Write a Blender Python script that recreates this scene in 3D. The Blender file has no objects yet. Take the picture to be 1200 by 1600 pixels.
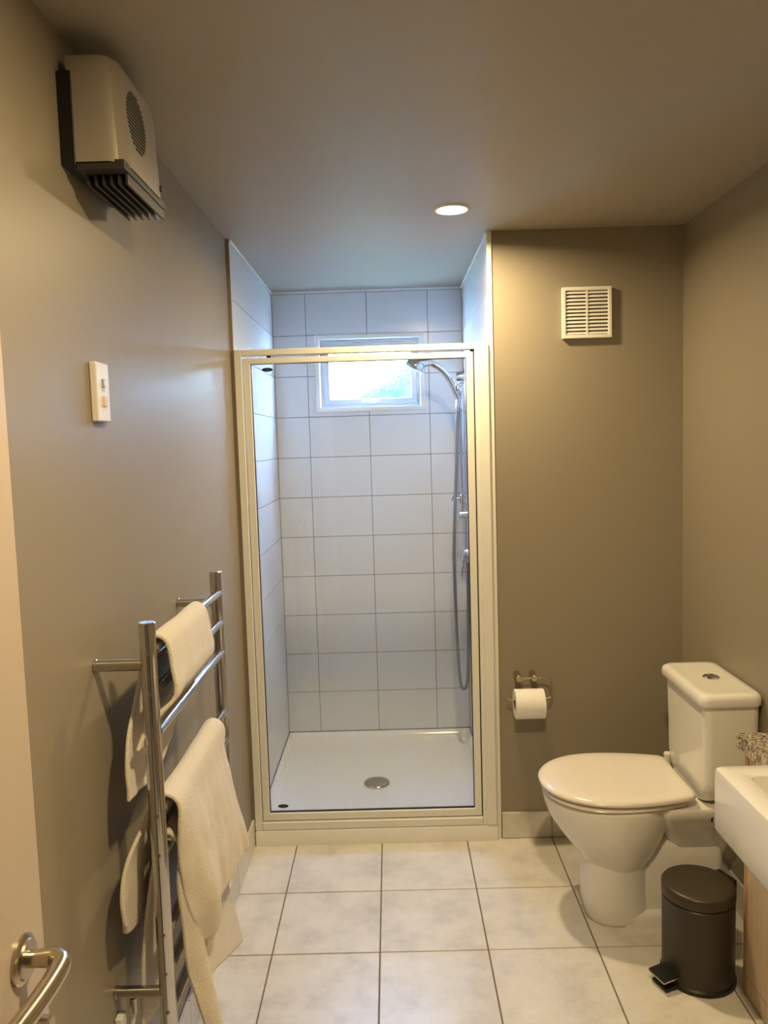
import bpy, bmesh, math, random
from mathutils import Vector, Matrix, noise
random.seed(7)
PI = math.pi
SC = bpy.context.scene
COL = SC.collection

# ------------------------------------------------------------------ camera
CAM_H = 1.56
def cam_axes(yaw, pitch, roll):
    f = Vector((math.sin(yaw)*math.cos(pitch), math.cos(yaw)*math.cos(pitch), math.sin(pitch)))
    r = Vector((math.cos(yaw), -math.sin(yaw), 0)); u = r.cross(f)
    return r*math.cos(roll)-u*math.sin(roll), r*math.sin(roll)+u*math.cos(roll), f
cr, cu, cf = cam_axes(-0.0099, -0.088, 0.0301)
cam = bpy.data.cameras.new('camera')
cam_o = bpy.data.objects.new('camera', cam); COL.objects.link(cam_o)
cam.sensor_fit = 'VERTICAL'; cam.sensor_height = 24.0
cam.lens = 24.0*1232.45/1600.0
cam.clip_start = 0.02; cam.clip_end = 100
m = Matrix((cr, cu, -cf)).transposed().to_4x4(); m.translation = (0, 0, CAM_H)
cam_o.matrix_world = m
SC.camera = cam_o

# ------------------------------------------------------------------ world / light / exposure
world = bpy.data.worlds.new('overcast_sky'); SC.world = world
world.use_nodes = True
bg = world.node_tree.nodes['Background']
bg.inputs[0].default_value = (0.36, 0.56, 1.0, 1); bg.inputs[1].default_value = 105.0
SC.view_settings.view_transform = 'Standard'; SC.view_settings.look = 'None'
SC.view_settings.gamma = 1.0; SC.view_settings.use_curve_mapping = False
SC.view_settings.exposure = 0.12
SC.cycles.sample_clamp_indirect = 60.0
LAMP_COL = (1.0, 0.77, 0.42)
LAMPS = [(0.227, 2.684, 16.3, 168), (0.227, 0.89, 24.0, 180)]   # x, y, power, spread
portal = bpy.data.lights.new('window_portal', 'AREA'); portal.shape = 'RECTANGLE'
portal.size = 0.46; portal.size_y = 0.30; portal.cycles.is_portal = True
po = bpy.data.objects.new('window_portal', portal); COL.objects.link(po)
po.location = (-0.09, 4.16, 1.915); po.rotation_euler = (-PI/2, 0, 0)

# ------------------------------------------------------------------ room constants
XL, XR = -0.583, 1.10            # painted side walls
YB = 2.98                        # painted back wall beside the shower
CEIL = 2.3216
SL, SR, SB = -0.570, 0.378, 4.0135   # tiled shower faces
T = 0.333
GX0, GY0 = -0.4084, 2.6301       # floor grout grid
TW, TH = 0.3053, 0.2033          # wall tile pitch
TX0, TZ0 = -0.4039, 2.1044

# ------------------------------------------------------------------ materials
def mat(name, base, rough=0.5, metal=0.0, **kw):
    mt = bpy.data.materials.new(name); mt.use_nodes = True
    p = mt.node_tree.nodes['Principled BSDF']
    p.inputs['Base Color'].default_value = (*base, 1); p.inputs['Roughness'].default_value = rough
    p.inputs['Metallic'].default_value = metal
    for k, v in kw.items():
        p.inputs[k].default_value = v
    return mt
def nodes(mt): return mt.node_tree.nodes, mt.node_tree.links, mt.node_tree.nodes['Principled BSDF']
def add_bump(mt, scale, strength, dist=0.002, detail=3, coord='Position'):
    n, l, p = nodes(mt)
    g = n.new('ShaderNodeNewGeometry'); t = n.new('ShaderNodeTexNoise'); b = n.new('ShaderNodeBump')
    t.inputs['Scale'].default_value = scale; t.inputs['Detail'].default_value = detail
    b.inputs['Strength'].default_value = strength; b.inputs['Distance'].default_value = dist
    l.new(g.outputs['Position'], t.inputs['Vector']); l.new(t.outputs['Fac'], b.inputs['Height']); l.new(b.outputs['Normal'], p.inputs['Normal'])
    return mt
def add_noise_color(mt, stops, scale, detail=6, rough=0.6, stretch=None):
    n, l, p = nodes(mt)
    g = n.new('ShaderNodeNewGeometry'); t = n.new('ShaderNodeTexNoise'); r = n.new('ShaderNodeValToRGB')
    t.inputs['Scale'].default_value = scale; t.inputs['Detail'].default_value = detail; t.inputs['Roughness'].default_value = rough
    if stretch:
        mp = n.new('ShaderNodeMapping'); mp.inputs['Scale'].default_value = stretch
        l.new(g.outputs['Position'], mp.inputs['Vector']); l.new(mp.outputs['Vector'], t.inputs['Vector'])
    else:
        l.new(g.outputs['Position'], t.inputs['Vector'])
    e = r.color_ramp.elements
    e[0].position, e[0].color = stops[0][0], (*stops[0][1], 1)
    e[1].position, e[1].color = stops[-1][0], (*stops[-1][1], 1)
    for pos, c in stops[1:-1]:
        x = e.new(pos); x.color = (*c, 1)
    l.new(t.outputs['Fac'], r.inputs['Fac']); l.new(r.outputs['Color'], p.inputs['Base Color'])
    return mt

M = {}
M['paint'] = add_bump(mat('taupe_paint', (0.290, 0.250, 0.190), 0.42, 0, **{'Specular IOR Level': 0.36}), 60, 0.06)
M['ceil'] = add_bump(mat('taupe_ceiling_paint', (0.37, 0.325, 0.265), 0.5), 60, 0.05)
M['grout'] = mat('grey_grout', (0.17, 0.15, 0.125), 0.9)
M['floor_grout'] = mat('floor_grout', (0.16, 0.13, 0.10), 0.9)
M['tile'] = add_bump(mat('white_wall_tile', (0.70, 0.71, 0.71), 0.2), 5, 0.05, 0.004, 1)
M['floor_tile'] = add_noise_color(mat('stone_floor_tile', (0.6, 0.55, 0.48), 0.32), [(0.30, (0.54, 0.51, 0.455)), (0.5, (0.68, 0.65, 0.595)), (0.72, (0.77, 0.74, 0.685))], 7, 9, 0.68)
M['white'] = mat('white_powder_coat', (0.80, 0.79, 0.75), 0.35)
M['acrylic'] = mat('white_acrylic', (0.84, 0.83, 0.80), 0.14)
M['ceramic'] = mat('white_ceramic', (0.80, 0.78, 0.74), 0.07, 0, **{'Coat Weight': 0.3})
M['plastic'] = mat('white_plastic', (0.80, 0.77, 0.71), 0.25)
M['seat'] = mat('white_toilet_seat', (0.80, 0.75, 0.69), 0.18)
M['chrome'] = mat('chrome', (0.60, 0.60, 0.62), 0.06, 1)
M['chrome2'] = mat('satin_chrome', (0.50, 0.48, 0.45), 0.2, 1)
M['nickel'] = mat('brushed_nickel', (0.52, 0.46, 0.37), 0.27, 1)
M['hose'] = mat('grey_metal_hose', (0.24, 0.25, 0.27), 0.4, 0.6)
M['black'] = mat('black_plastic', (0.006, 0.006, 0.006), 0.4)
M['dark'] = mat('dark_void', (0.012, 0.011, 0.010), 0.8)
M['heater'] = mat('champagne_steel', (0.50, 0.455, 0.385), 0.34, 0.6)
M['heater_dark'] = mat('dark_heater_plastic', (0.035, 0.03, 0.026), 0.45)
M['towel'] = add_bump(mat('cream_terry', (0.78, 0.70, 0.58), 0.95, 0, **{'Sheen Weight': 0.4, 'Sheen Roughness': 0.6}), 420, 0.9, 0.004, 4)
M['bin'] = mat('dark_brown_metal', (0.040, 0.031, 0.022), 0.42, 0.2)
M['bin2'] = mat('dark_brown_lid', (0.052, 0.040, 0.027), 0.38, 0.2)
M['paper'] = add_bump(mat('toilet_paper', (0.86, 0.84, 0.79), 0.95), 300, 0.3)
M['card'] = mat('brown_card', (0.12, 0.08, 0.05), 0.9)
M['granite'] = add_noise_color(mat('speckled_granite', (0.3, 0.25, 0.2), 0.15), [(0.36, (0.03, 0.027, 0.026)), (0.44, (0.16, 0.14, 0.125)), (0.50, (0.30, 0.25, 0.20)), (0.56, (0.52, 0.43, 0.32)), (0.68, (0.66, 0.58, 0.46))], 130, 4, 0.65)
M['wood'] = add_noise_color(mat('pale_maple', (0.6, 0.43, 0.28), 0.4), [(0.3, (0.60, 0.46, 0.31)), (0.7, (0.70, 0.56, 0.40))], 9, 5, 0.6, (6, 6, 0.5))
M['wood_edge'] = mat('maple_edge', (0.55, 0.33, 0.18), 0.45)
M['door'] = mat('cream_door_paint', (0.50, 0.42, 0.345), 0.4)
M['alu'] = mat('grey_aluminium', (0.50, 0.50, 0.53), 0.4, 0.3)
M['navy'] = mat('navy_sticker', (0.006, 0.010, 0.035), 0.4)
M['stick_white'] = mat('white_print', (0.35, 0.37, 0.42), 0.5)
M['beige_key'] = mat('beige_key', (0.72, 0.52, 0.36), 0.4)
M['grey_key'] = mat('grey_key', (0.30, 0.28, 0.24), 0.4)
M['leaf'] = add_noise_color(mat('hedge_leaf', (0.06, 0.2, 0.06), 1.0, 0, **{'Specular IOR Level': 0.0}), [(0.35, (0.012, 0.026, 0.009)), (0.65, (0.034, 0.056, 0.020))], 9, 4, 0.6)
M['soil'] = mat('lawn', (0.1, 0.16, 0.06), 0.9)

def glass_mat(name, tint, rough=0.0, frost=False):
    mt = bpy.data.materials.new(name); mt.use_nodes = True
    n, l = mt.node_tree.nodes, mt.node_tree.links; n.clear()
    out = n.new('ShaderNodeOutputMaterial'); mix = n.new('ShaderNodeMixShader'); tr = n.new('ShaderNodeBsdfTransparent')
    tr.inputs['Color'].default_value = (*tint, 1)
    if not frost:
        lw = n.new('ShaderNodeLayerWeight'); pw = n.new('ShaderNodeMath'); pw.operation = 'POWER'; pw.inputs[1].default_value = 5.0
        fr = n.new('ShaderNodeMath'); fr.operation = 'MULTIPLY_ADD'; fr.inputs[1].default_value = 0.8; fr.inputs[2].default_value = 0.035
        l.new(lw.outputs['Facing'], pw.inputs[0]); l.new(pw.outputs[0], fr.inputs[0])
        gl = n.new('ShaderNodeBsdfAnisotropic'); gl.inputs['Roughness'].default_value = rough
        l.new(fr.outputs[0], mix.inputs[0]); l.new(tr.outputs[0], mix.inputs[1]); l.new(gl.outputs[0], mix.inputs[2])
    else:
        rf = n.new('ShaderNodeBsdfRefraction'); rf.inputs['IOR'].default_value = 1.25; rf.inputs['Roughness'].default_value = 0.02
        rf.inputs['Color'].default_value = (*tint, 1)
        g = n.new('ShaderNodeNewGeometry'); t = n.new('ShaderNodeTexNoise'); b = n.new('ShaderNodeBump')
        t.inputs['Scale'].default_value = 110; t.inputs['Detail'].default_value = 1
        b.inputs['Strength'].default_value = 0.8; b.inputs['Distance'].default_value = 0.003
        l.new(g.outputs['Position'], t.inputs['Vector']); l.new(t.outputs['Fac'], b.inputs['Height']); l.new(b.outputs['Normal'], rf.inputs['Normal'])
        mix.inputs[0].default_value = 0.55
        l.new(tr.outputs[0], mix.inputs[1]); l.new(rf.outputs[0], mix.inputs[2])
    l.new(mix.outputs[0], out.inputs[0])
    return mt
M['glass'] = glass_mat('clear_glass', (0.985, 0.995, 0.99))
M['frost'] = glass_mat('obscure_glass', (0.95, 1.0, 0.98), 0, True)
def emit_mat(name, c, s):
    mt = bpy.data.materials.new(name); mt.use_nodes = True
    n, l = mt.node_tree.nodes, mt.node_tree.links; n.clear()
    o = n.new('ShaderNodeOutputMaterial'); e = n.new('ShaderNodeEmission')
    e.inputs[0].default_value = (*c, 1); e.inputs[1].default_value = s
    l.new(e.outputs[0], o.inputs[0]); return mt
M['lamp'] = emit_mat('warm_lamp_lens', (1.0, 0.80, 0.5), 14)

# ------------------------------------------------------------------ helpers
ORG = {}
def org(o):
    v = Vector((0, 0, 0))
    while o is not None:
        v += ORG.get(o, Vector((0, 0, 0))); o = o.parent
    return v
def tag(o, label=None, cat=None, group=None, kind=None):
    if label: o['label'] = label
    if cat: o['category'] = cat
    if group: o['group'] = group
    if kind: o['kind'] = kind
    return o
def thing(name, loc, label, cat, group=None):
    o = bpy.data.objects.new(name, None); COL.objects.link(o); o.location = loc; ORG[o] = Vector(loc)
    o.empty_display_size = 0.05
    return tag(o, label, cat, group)
def obj(name, bm, material, parent=None, smooth=False, bevel=0, label=None, subsurf=0, solid=0, recalc=True):
    if recalc: bmesh.ops.recalc_face_normals(bm, faces=bm.faces[:])
    if parent is not None:
        bmesh.ops.translate(bm, vec=-org(parent), verts=bm.verts[:])
    me = bpy.data.meshes.new(name); bm.to_mesh(me); bm.free()
    me.materials.append(M[material])
    if smooth is True:
        for p in me.polygons: p.use_smooth = True
    elif smooth:
        for p in me.polygons: p.use_smooth = True
        me.set_sharp_from_angle(angle=math.radians(smooth))
    o = bpy.data.objects.new(name, me); COL.objects.link(o)
    if parent is not None: o.parent = parent
    if solid:
        md = o.modifiers.new('thickness', 'SOLIDIFY'); md.thickness = solid; md.offset = 0
    if bevel:
        md = o.modifiers.new('bevel', 'BEVEL'); md.width = bevel; md.segments = 3; md.limit_method = 'ANGLE'; md.angle_limit = math.radians(40)
        for p in me.polygons: p.use_smooth = True
        me.set_sharp_from_angle(angle=math.radians(35)); md.harden_normals = True
    if subsurf:
        md = o.modifiers.new('subdivision', 'SUBSURF'); md.levels = subsurf; md.render_levels = subsurf
    if label: o['label'] = label
    return o
def B(): return bmesh.new()
def box(bm, x0, x1, y0, y1, z0, z1):
    v = [bm.verts.new(p) for p in [(x0,y0,z0),(x1,y0,z0),(x1,y1,z0),(x0,y1,z0),(x0,y0,z1),(x1,y0,z1),(x1,y1,z1),(x0,y1,z1)]]
    for f in [(0,3,2,1),(4,5,6,7),(0,1,5,4),(1,2,6,5),(2,3,7,6),(3,0,4,7)]:
        bm.faces.new([v[i] for i in f])
    return bm
def bx(*a): return box(B(), *a)
def frame_of(d):
    d = d.normalized(); a = Vector((0,0,1)) if abs(d.z) < 0.9 else Vector((1,0,0))
    u = d.cross(a).normalized(); return u, d.cross(u).normalized()
def loft(bm, secs, cap0=True, cap1=True):
    rows = [[bm.verts.new(p) for p in s] for s in secs]
    n = len(rows[0])
    for a, b in zip(rows, rows[1:]):
        for i in range(n):
            j = (i+1) % n
            bm.faces.new([a[i], a[j], b[j], b[i]])
    if cap0: bm.faces.new(rows[0][::-1])
    if cap1: bm.faces.new(rows[-1])
    return bm
def ring(c, u, v, r, seg, ru=None):
    return [c + u*(math.cos(2*PI*i/seg)*(ru or r)) + v*(math.sin(2*PI*i/seg)*r) for i in range(seg)]
def rod(bm, p0, p1, r, seg=20, r1=None, cham=0):
    p0, p1 = Vector(p0), Vector(p1); d = p1-p0; u, v = frame_of(d); d.normalize()
    r1 = r if r1 is None else r1
    if cham:
        s = [ring(p0, u, v, r-cham, seg), ring(p0+d*cham, u, v, r, seg), ring(p1-d*cham, u, v, r1, seg), ring(p1, u, v, r1-cham, seg)]
    else: s = [ring(p0, u, v, r, seg), ring(p1, u, v, r1, seg)]
    return loft(bm, s)
def rd(*a, **k): return rod(B(), *a, **k)
def spline(pts, n=8):
    pts = [Vector(p) for p in pts]; P = [pts[0]*2-pts[1]] + pts + [pts[-1]*2-pts[-2]]; out = []
    for i in range(1, len(P)-2):
        for k in range(n):
            t = k/n; a, b, c, d = P[i-1], P[i], P[i+1], P[i+2]
            out.append(0.5*((2*b)+(c-a)*t+(2*a-5*b+4*c-d)*t*t+(3*b-a-3*c+d)*t**3))
    out.append(pts[-1]); return out
def tube(bm, pts, r, seg=14, radii=None):
    pts = [Vector(p) for p in pts]; secs = []; u = None
    for i, p in enumerate(pts):
        d = (pts[min(i+1, len(pts)-1)] - pts[max(i-1, 0)]).normalized()
        if u is None: u, v = frame_of(d)
        else:
            u = (u - d*u.dot(d)).normalized(); v = d.cross(u)
        rr = radii[i] if radii else r
        secs.append(ring(p, u, v, rr, seg))
    return loft(bm, secs)
def lathe(bm, c, axis, prof, seg=32):
    """prof: list of (radius, distance along axis)"""
    c = Vector(c); d = Vector(axis).normalized(); u, v = frame_of(d)
    return loft(bm, [ring(c+d*h, u, v, max(r, 1e-4), seg) for r, h in prof])
def cells(rect, holes, f):
    """extruded rectangle minus rectangles; f(a,b,depth01)->point"""
    a0, a1, b0, b1 = rect
    As = sorted({a0, a1, *[min(max(h[i], a0), a1) for h in holes for i in (0, 1)]})
    Bs = sorted({b0, b1, *[min(max(h[i], b0), b1) for h in holes for i in (2, 3)]})
    keep = set()
    for i in range(len(As)-1):
        for j in range(len(Bs)-1):
            ca, cb = (As[i]+As[i+1])/2, (Bs[j]+Bs[j+1])/2
            if not any(h[0] < ca < h[1] and h[2] < cb < h[3] for h in holes): keep.add((i, j))
    if not keep: return None
    bm = B(); V = {}
    def vert(i, j, k):
        if (i, j, k) not in V: V[(i, j, k)] = bm.verts.new(f(As[i], Bs[j], k))
        return V[(i, j, k)]
    for (i, j) in keep:
        for k in (0, 1): bm.faces.new([vert(i,j,k), vert(i+1,j,k), vert(i+1,j+1,k), vert(i,j+1,k)])
        for (di, dj, e) in ((-1,0,((i,j),(i,j+1))), (1,0,((i+1,j),(i+1,j+1))), (0,-1,((i,j),(i+1,j))), (0,1,((i,j+1),(i+1,j+1)))):
            if (i+di, j+dj) not in keep:
                bm.faces.new([vert(*e[0],0), vert(*e[1],0), vert(*e[1],1), vert(*e[0],1)])
    return bm
def rrect(cx, cy, hx, hy, r, z, n=6):
    pts = []
    for (sx, sy, a0) in ((1,1,0),(-1,1,PI/2),(-1,-1,PI),(1,-1,1.5*PI)):
        for k in range(n+1):
            a = a0 + (PI/2)*k/n
            pts.append(Vector((cx+sx*(hx-r)+r*math.cos(a), cy+sy*(hy-r)+r*math.sin(a), z)))
    return pts
def struct(name, bm, material, **k): return tag(obj(name, bm, material, **k), kind='structure')

# ------------------------------------------------------------------ structure: floor
fl = struct('floor', bx(XL-0.1, XR+0.1, -1.4, YB+0.0, -0.10, -0.003), 'floor_grout')
tag(fl, 'mottled beige stone-look square floor tiles with dark grout', 'floor')
gap = 0.0022
tile_cache = {}
def floor_tile(x0, x1, y0, y1):
    bm = B(); h = 0.0025
    w, d = x1-x0-2*gap, y1-y0-2*gap
    loft(bm, [[Vector((sx*w/2, sy*d/2, -0.008)) for sx, sy in ((-1,-1),(1,-1),(1,1),(-1,1))],
              [Vector((sx*w/2, sy*d/2, -0.0012)) for sx, sy in ((-1,-1),(1,-1),(1,1),(-1,1))],
              [Vector((sx*(w/2-0.0012), sy*(d/2-0.0012), 0.0)) for sx, sy in ((-1,-1),(1,-1),(1,1),(-1,1))]])
    key = (round(w, 4), round(d, 4))
    if key in tile_cache:
        bm.free(); o = bpy.data.objects.new('tile', tile_cache[key]); COL.objects.link(o); o.parent = fl
    else:
        o = obj('tile', bm, 'floor_tile', fl); tile_cache[key] = o.data
    o.location = ((x0+x1)/2, (y0+y1)/2, random.uniform(-0.0003, 0.0003)-0.0003)
xs = [XL] + [GX0+k*T for k in range(0, 5)] + [XR]
ys = [-1.4] + [GY0-k*T for k in range(12, -1, -1)] + [YB]
for a, b in zip(xs, xs[1:]):
    for c, d in zip(ys, ys[1:]):
        floor_tile(a, b, c, d)

# ceiling and painted walls
tag(struct('ceiling', bx(XL-0.12, XR+0.12, -1.5, SB+0.15, CEIL, CEIL+0.1), 'ceil'), 'plain taupe painted flat ceiling', 'ceiling')
tag(struct('wall_left', bx(XL-0.12, XL, -1.5, YB-0.006, -0.1, CEIL), 'paint'), 'taupe painted wall behind the towel rail', 'wall')
tag(struct('wall_right', bx(XR, XR+0.12, -1.5, YB+0.12, -0.1, CEIL), 'paint'), 'taupe painted wall behind the toilet cistern', 'wall')
tag(struct('wall_back', bx(SR+0.012, XR, YB, YB+0.10, -0.1, CEIL), 'paint'), 'taupe painted wall carrying the vent and paper holder', 'wall')
bm = B()
box(bm, XL, -0.50, -0.06, 0.05, 0, CEIL); box(bm, 0.42, XR, -0.06, 0.05, 0, CEIL); box(bm, -0.50, 0.42, -0.06, 0.05, 2.03, CEIL)
tag(struct('wall_front', bm, 'paint'), 'taupe wall around the doorway the view is taken from', 'wall')
tag(struct('wall_hall', bx(XL-0.12, XR+0.12, -1.5, -1.4, -0.1, CEIL), 'paint'), 'taupe hall wall outside the doorway', 'wall')

# shower alcove walls (grout bed) + tiles
WIN = (-0.345, 0.165, 1.737, 2.087)    # clear opening x0 x1 z0 z1
TRAYZ = 0.062
bm = cells((SL-0.1, SR+0.11, -0.1, CEIL), [WIN], lambda a, b, k: (a, SB+0.0025+0.11*k, b))
wsb = tag(struct('wall_shower_back', bm, 'grout'), 'white tiled back wall of the shower around the window', 'wall')
wsl = tag(struct('wall_shower_left', bx(SL-0.11, SL-0.0025, YB-0.003, SB+0.0025, -0.1, CEIL), 'grout'), 'white tiled shower wall on the towel-rail side', 'wall')
wsr = tag(struct('wall_shower_right', bx(SR+0.0025, SR+0.012, YB-0.003, SB+0.0025, -0.1, CEIL), 'grout'), 'white tiled shower wall carrying the slide shower', 'wall')
tag(struct('wall_shower_side', bx(SR+0.012, SR+0.11, YB+0.10, SB+0.11, -0.1, CEIL), 'paint'), 'taupe partition behind the tiled shower side', 'wall')
g2 = 0.0013
zs = [TRAYZ+0.001] + [TZ0-k*TH for k in range(10, -1, -1)]
zs = [z for z in zs if z >= TRAYZ] ; zs = sorted(set(zs)) + [CEIL-0.012]
if zs[1]-zs[0] < 0.03: zs.pop(1)
xs = [SL] + [TX0+k*TW for k in range(0, 3)] + [SR]
hole = (WIN[0]-0.004, WIN[1]+0.004, WIN[2]-0.004, WIN[3]+0.004)
for a, b in zip(xs, xs[1:]):
    for c, d in zip(zs, zs[1:]):
        bm = cells((a+g2, b-g2, c+g2, d-g2), [hole], lambda p, q, k: (p, SB+0.007*k, q))
        if bm: obj('tile', bm, 'tile', wsb, bevel=0.0008)
ysl = [YB-0.003, SB]
for a, b in zip(ysl, ysl[1:]):
    for c, d in zip(zs, zs[1:]):
        obj('tile', cells((a+g2, b-g2, c+g2, d-g2), [], lambda p, q, k: (SL-0.007*k, p, q)), 'tile', wsl, bevel=0.0008)
        obj('tile', cells((a+g2, b-g2, c+g2, d-g2), [], lambda p, q, k: (SR+0.007*k, p, q)), 'tile', wsr, bevel=0.0008)
# cornice bead at the top of the tiles, corner trims
bm = B(); box(bm, SL, SR, SB-0.004, SB+0.005, CEIL-0.011, CEIL)
box(bm, SL-0.005, SL+0.004, YB, SB, CEIL-0.011, CEIL); box(bm, SR-0.004, SR+0.005, YB, SB, CEIL-0.011, CEIL)
tag(struct('trim_1', bm, 'white'), 'thin white bead between shower tiles and ceiling', 'trim')
tag(struct('trim_2', bx(XL-0.02, SL, YB-0.012, YB-0.003, 0.0, CEIL), 'paint', bevel=0.002), 'narrow taupe strip ending the wall beside the shower', 'trim')
tag(struct('trim_3', bx(SR-0.002, SR+0.016, YB-0.008, YB, 0.0, CEIL), 'white', bevel=0.002), 'narrow white corner bead between shower and painted wall', 'trim')

# skirting tiles
def skirting(name, label, pieces, back):
    o = struct(name, back, 'floor_grout'); tag(o, label, 'skirting')
    for p in pieces: obj('tile', bx(*p), 'floor_tile', o, bevel=0.0012)
SKH = 0.104
yj = [0.05] + [GY0-k*T for k in range(7, -1, -1)] + [YB-0.013]
skirting('baseboard_left', 'beige tile skirting along the towel-rail wall', [(XL+0.001, XL+0.011, a+0.001, b-0.001, 0.002, SKH) for a, b in zip(yj, yj[1:])],
         bx(XL, XL+0.004, 0.05, YB-0.013, 0, SKH-0.003))
xj = [SR+0.018] + [GX0+k*T for k in range(3, 5)] + [XR-0.012]
skirting('baseboard_back', 'beige tile skirting behind the toilet pan', [(a+0.001, b-0.001, YB-0.011, YB-0.001, 0.002, SKH) for a, b in zip(xj, xj[1:])],
         bx(SR+0.018, XR-0.012, YB-0.004, YB, 0, SKH-0.003))
yj = [2.10] + [GY0-k*T for k in range(1, -1, -1)] + [YB-0.012]
skirting('baseboard_right', 'beige tile skirting under the cistern', [(XR-0.011, XR-0.001, a+0.001, b-0.001, 0.002, SKH) for a, b in zip(yj, yj[1:])],
         bx(XR-0.004, XR, 2.10, YB-0.012, 0, SKH-0.003))

# ------------------------------------------------------------------ window
wx0, wx1, wz0, wz1 = WIN
w = bpy.data.objects.new('window_1', None); COL.objects.link(w); w.location = ((wx0+wx1)/2, SB, wz0); ORG[w] = Vector(w.location)
tag(w, 'small frosted awning window with grey aluminium sash high in the shower', 'window', kind='structure')
fr = lambda x0, x1, z0, z1, t, y0, y1: cells((x0, x1, z0, z1), [(x0+t, x1-t, z0+t, z1-t)], lambda a, b, k: (a, y0+(y1-y0)*k, b))
obj('trim', fr(wx0-0.020, wx1+0.018, wz0-0.017, wz1+0.017, 0.022, SB-0.006, SB+0.006), 'white', w, bevel=0.0015)
obj('reveal', fr(wx0-0.003, wx1+0.003, wz0-0.003, wz1+0.003, 0.007, SB+0.006, SB+0.075), 'white', w)
obj('outer_frame', fr(wx0+0.004, wx1-0.004, wz0+0.004, wz1-0.004, 0.016, SB+0.045, SB+0.10), 'alu', w, bevel=0.0015)
obj('sash', fr(wx0+0.021, wx1-0.021, wz0+0.021, wz1-0.021, 0.026, SB+0.038, SB+0.085), 'alu', w, bevel=0.002)
pane = obj('glass_pane', bx(wx0+0.046, wx1-0.046, SB+0.060, SB+0.064, wz0+0.046, wz1-0.046), 'glass', w)
pane.data.materials.append(M['frost'])
for p_ in pane.data.polygons:
    if p_.normal.y < -0.5: p_.material_index = 1
xm = (wx0+wx1)/2
hd = obj('handle', bx(xm-0.045, xm+0.045, SB+0.016, SB+0.024, wz0+0.029, wz0+0.038), 'white', w, bevel=0.002)
obj('handle_base', bx(xm-0.004, xm+0.026, SB+0.020, SB+0.038, wz0+0.022, wz0+0.040), 'white', hd, bevel=0.002)
# garden outside
bm = B(); bmesh.ops.create_icosphere(bm, subdivisions=5, radius=1)
for v in bm.verts:
    p = v.co.copy(); v.co = Vector((p.x*1.42, p.y*0.7, p.z*1.15)) * (1+0.22*noise.noise(p*2.3)+0.10*noise.noise(p*7)+0.05*noise.noise(p*19))
    v.co += Vector((0.72, 6.4, 1.05))
hg = thing('garden_shrub', (0.72, 6.4, 0), 'green leafy shrub blurred behind the frosted shower window', 'shrub')
obj('foliage', bm, 'leaf', hg, smooth=True)
bm = B()
for a in (-0.3, 0.05, 0.35): rod(bm, (0.72+a, 6.4, -0.05), (0.72+a*1.5, 6.4, 0.6), 0.05, 10)
obj('stems', bm, 'card', hg)
tag(struct('ground', bx(-4, 6, 4.3, 12, -0.2, -0.05), 'soil'), 'grass lawn outside the shower window', 'lawn')

# ------------------------------------------------------------------ shower tray
tray = thing('shower_tray', ((SL+SR)/2, 3.49, 0), 'low white acrylic shower tray with round chrome waste', 'shower tray')
TY0, TY1, TX, TXR = 2.955, SB-0.0005, SL+0.0005, SR-0.0005
cx, cy = (TX+TXR)/2, (TY0+TY1)/2; hx, hy = (TXR-TX)/2, (TY1-TY0)/2
def rr(ins_f, ins, r, z, n=6):
    return rrect(cx, cy+ins_f/2, hx-ins, hy-ins-ins_f/2, r, z, n)
bm = B()
loft(bm, [rr(0, 0, 0.004, 0.0), rr(0, 0, 0.006, 0.055), rr(0, 0.003, 0.006, 0.061), rr(0.045, 0.012, 0.012, 0.062), rr(0.055, 0.022, 0.03, 0.055),
          rr(0.065, 0.032, 0.035, 0.038), rr(0.08, 0.05, 0.04, 0.033), rr(0.12, 0.12, 0.06, 0.031), rr(0.3, 0.25, 0.06, 0.028)])
obj('basin', bm, 'acrylic', tray, smooth=40)
dr = Vector((-0.103, 3.435, 0.030))
d_ = obj('waste_cover', lathe(B(), dr, (0, 0, 1), [(0.058, -0.004), (0.058, 0.004), (0.054, 0.008), (0.03, 0.0105), (0.0, 0.011)], 40), 'chrome2', tray, smooth=30)

# ------------------------------------------------------------------ shower screen
scr = thing('shower_screen', (-0.1, 2.975, 0.062), 'white framed pivot shower door with clear glass', 'shower screen')
FX0, FX1 = -0.5695, 0.3775
F0, F1 = 2.960, 2.998
obj('jamb', bx(FX0, -0.541, F0, F1, 0.062, 1.917), 'white', scr, bevel=0.003)
obj('jamb', bx(0.322, FX1, F0, F1, 0.062, 1.917), 'white', scr, bevel=0.003)
obj('jamb_cover', bx(0.336, FX1-0.004, F0-0.006, F0, 0.064, 1.915), 'white', scr, bevel=0.002)
obj('head_rail', bx(-0.541, 0.322, F0, F1, 1.894, 1.917), 'white', scr, bevel=0.003)
obj('sill_rail', bx(-0.541, 0.322, F0-0.002, F1, 0.0625, 0.094), 'white', scr, bevel=0.004)
D0, D1 = 2.966, 2.992
door = obj('door_frame', cells((-0.538, 0.318, 0.098, 1.886), [(-0.511, 0.291, 0.127, 1.864)], lambda a, b, k: (a, D0+(D1-D0)*k, b)), 'white', scr, bevel=0.003)
obj('glass', bx(-0.511, 0.291, 2.976, 2.981, 0.127, 1.864), 'glass', door)
obj('seal', cells((-0.5115, 0.2915, 0.1265, 1.8645), [(-0.508, 0.288, 0.131, 1.8625)], lambda a, b, k: (a, 2.974+0.009*k, b)), 'black', door)
obj('hinge_strip', bx(0.3185, 0.3215, D0+0.004, D1, 0.098, 1.886), 'dark', scr)
obj('pivot_pin', rd((-0.442, 2.979, 1.884), (-0.442, 2.979, 1.896), 0.008, 12), 'dark', scr)
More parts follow.
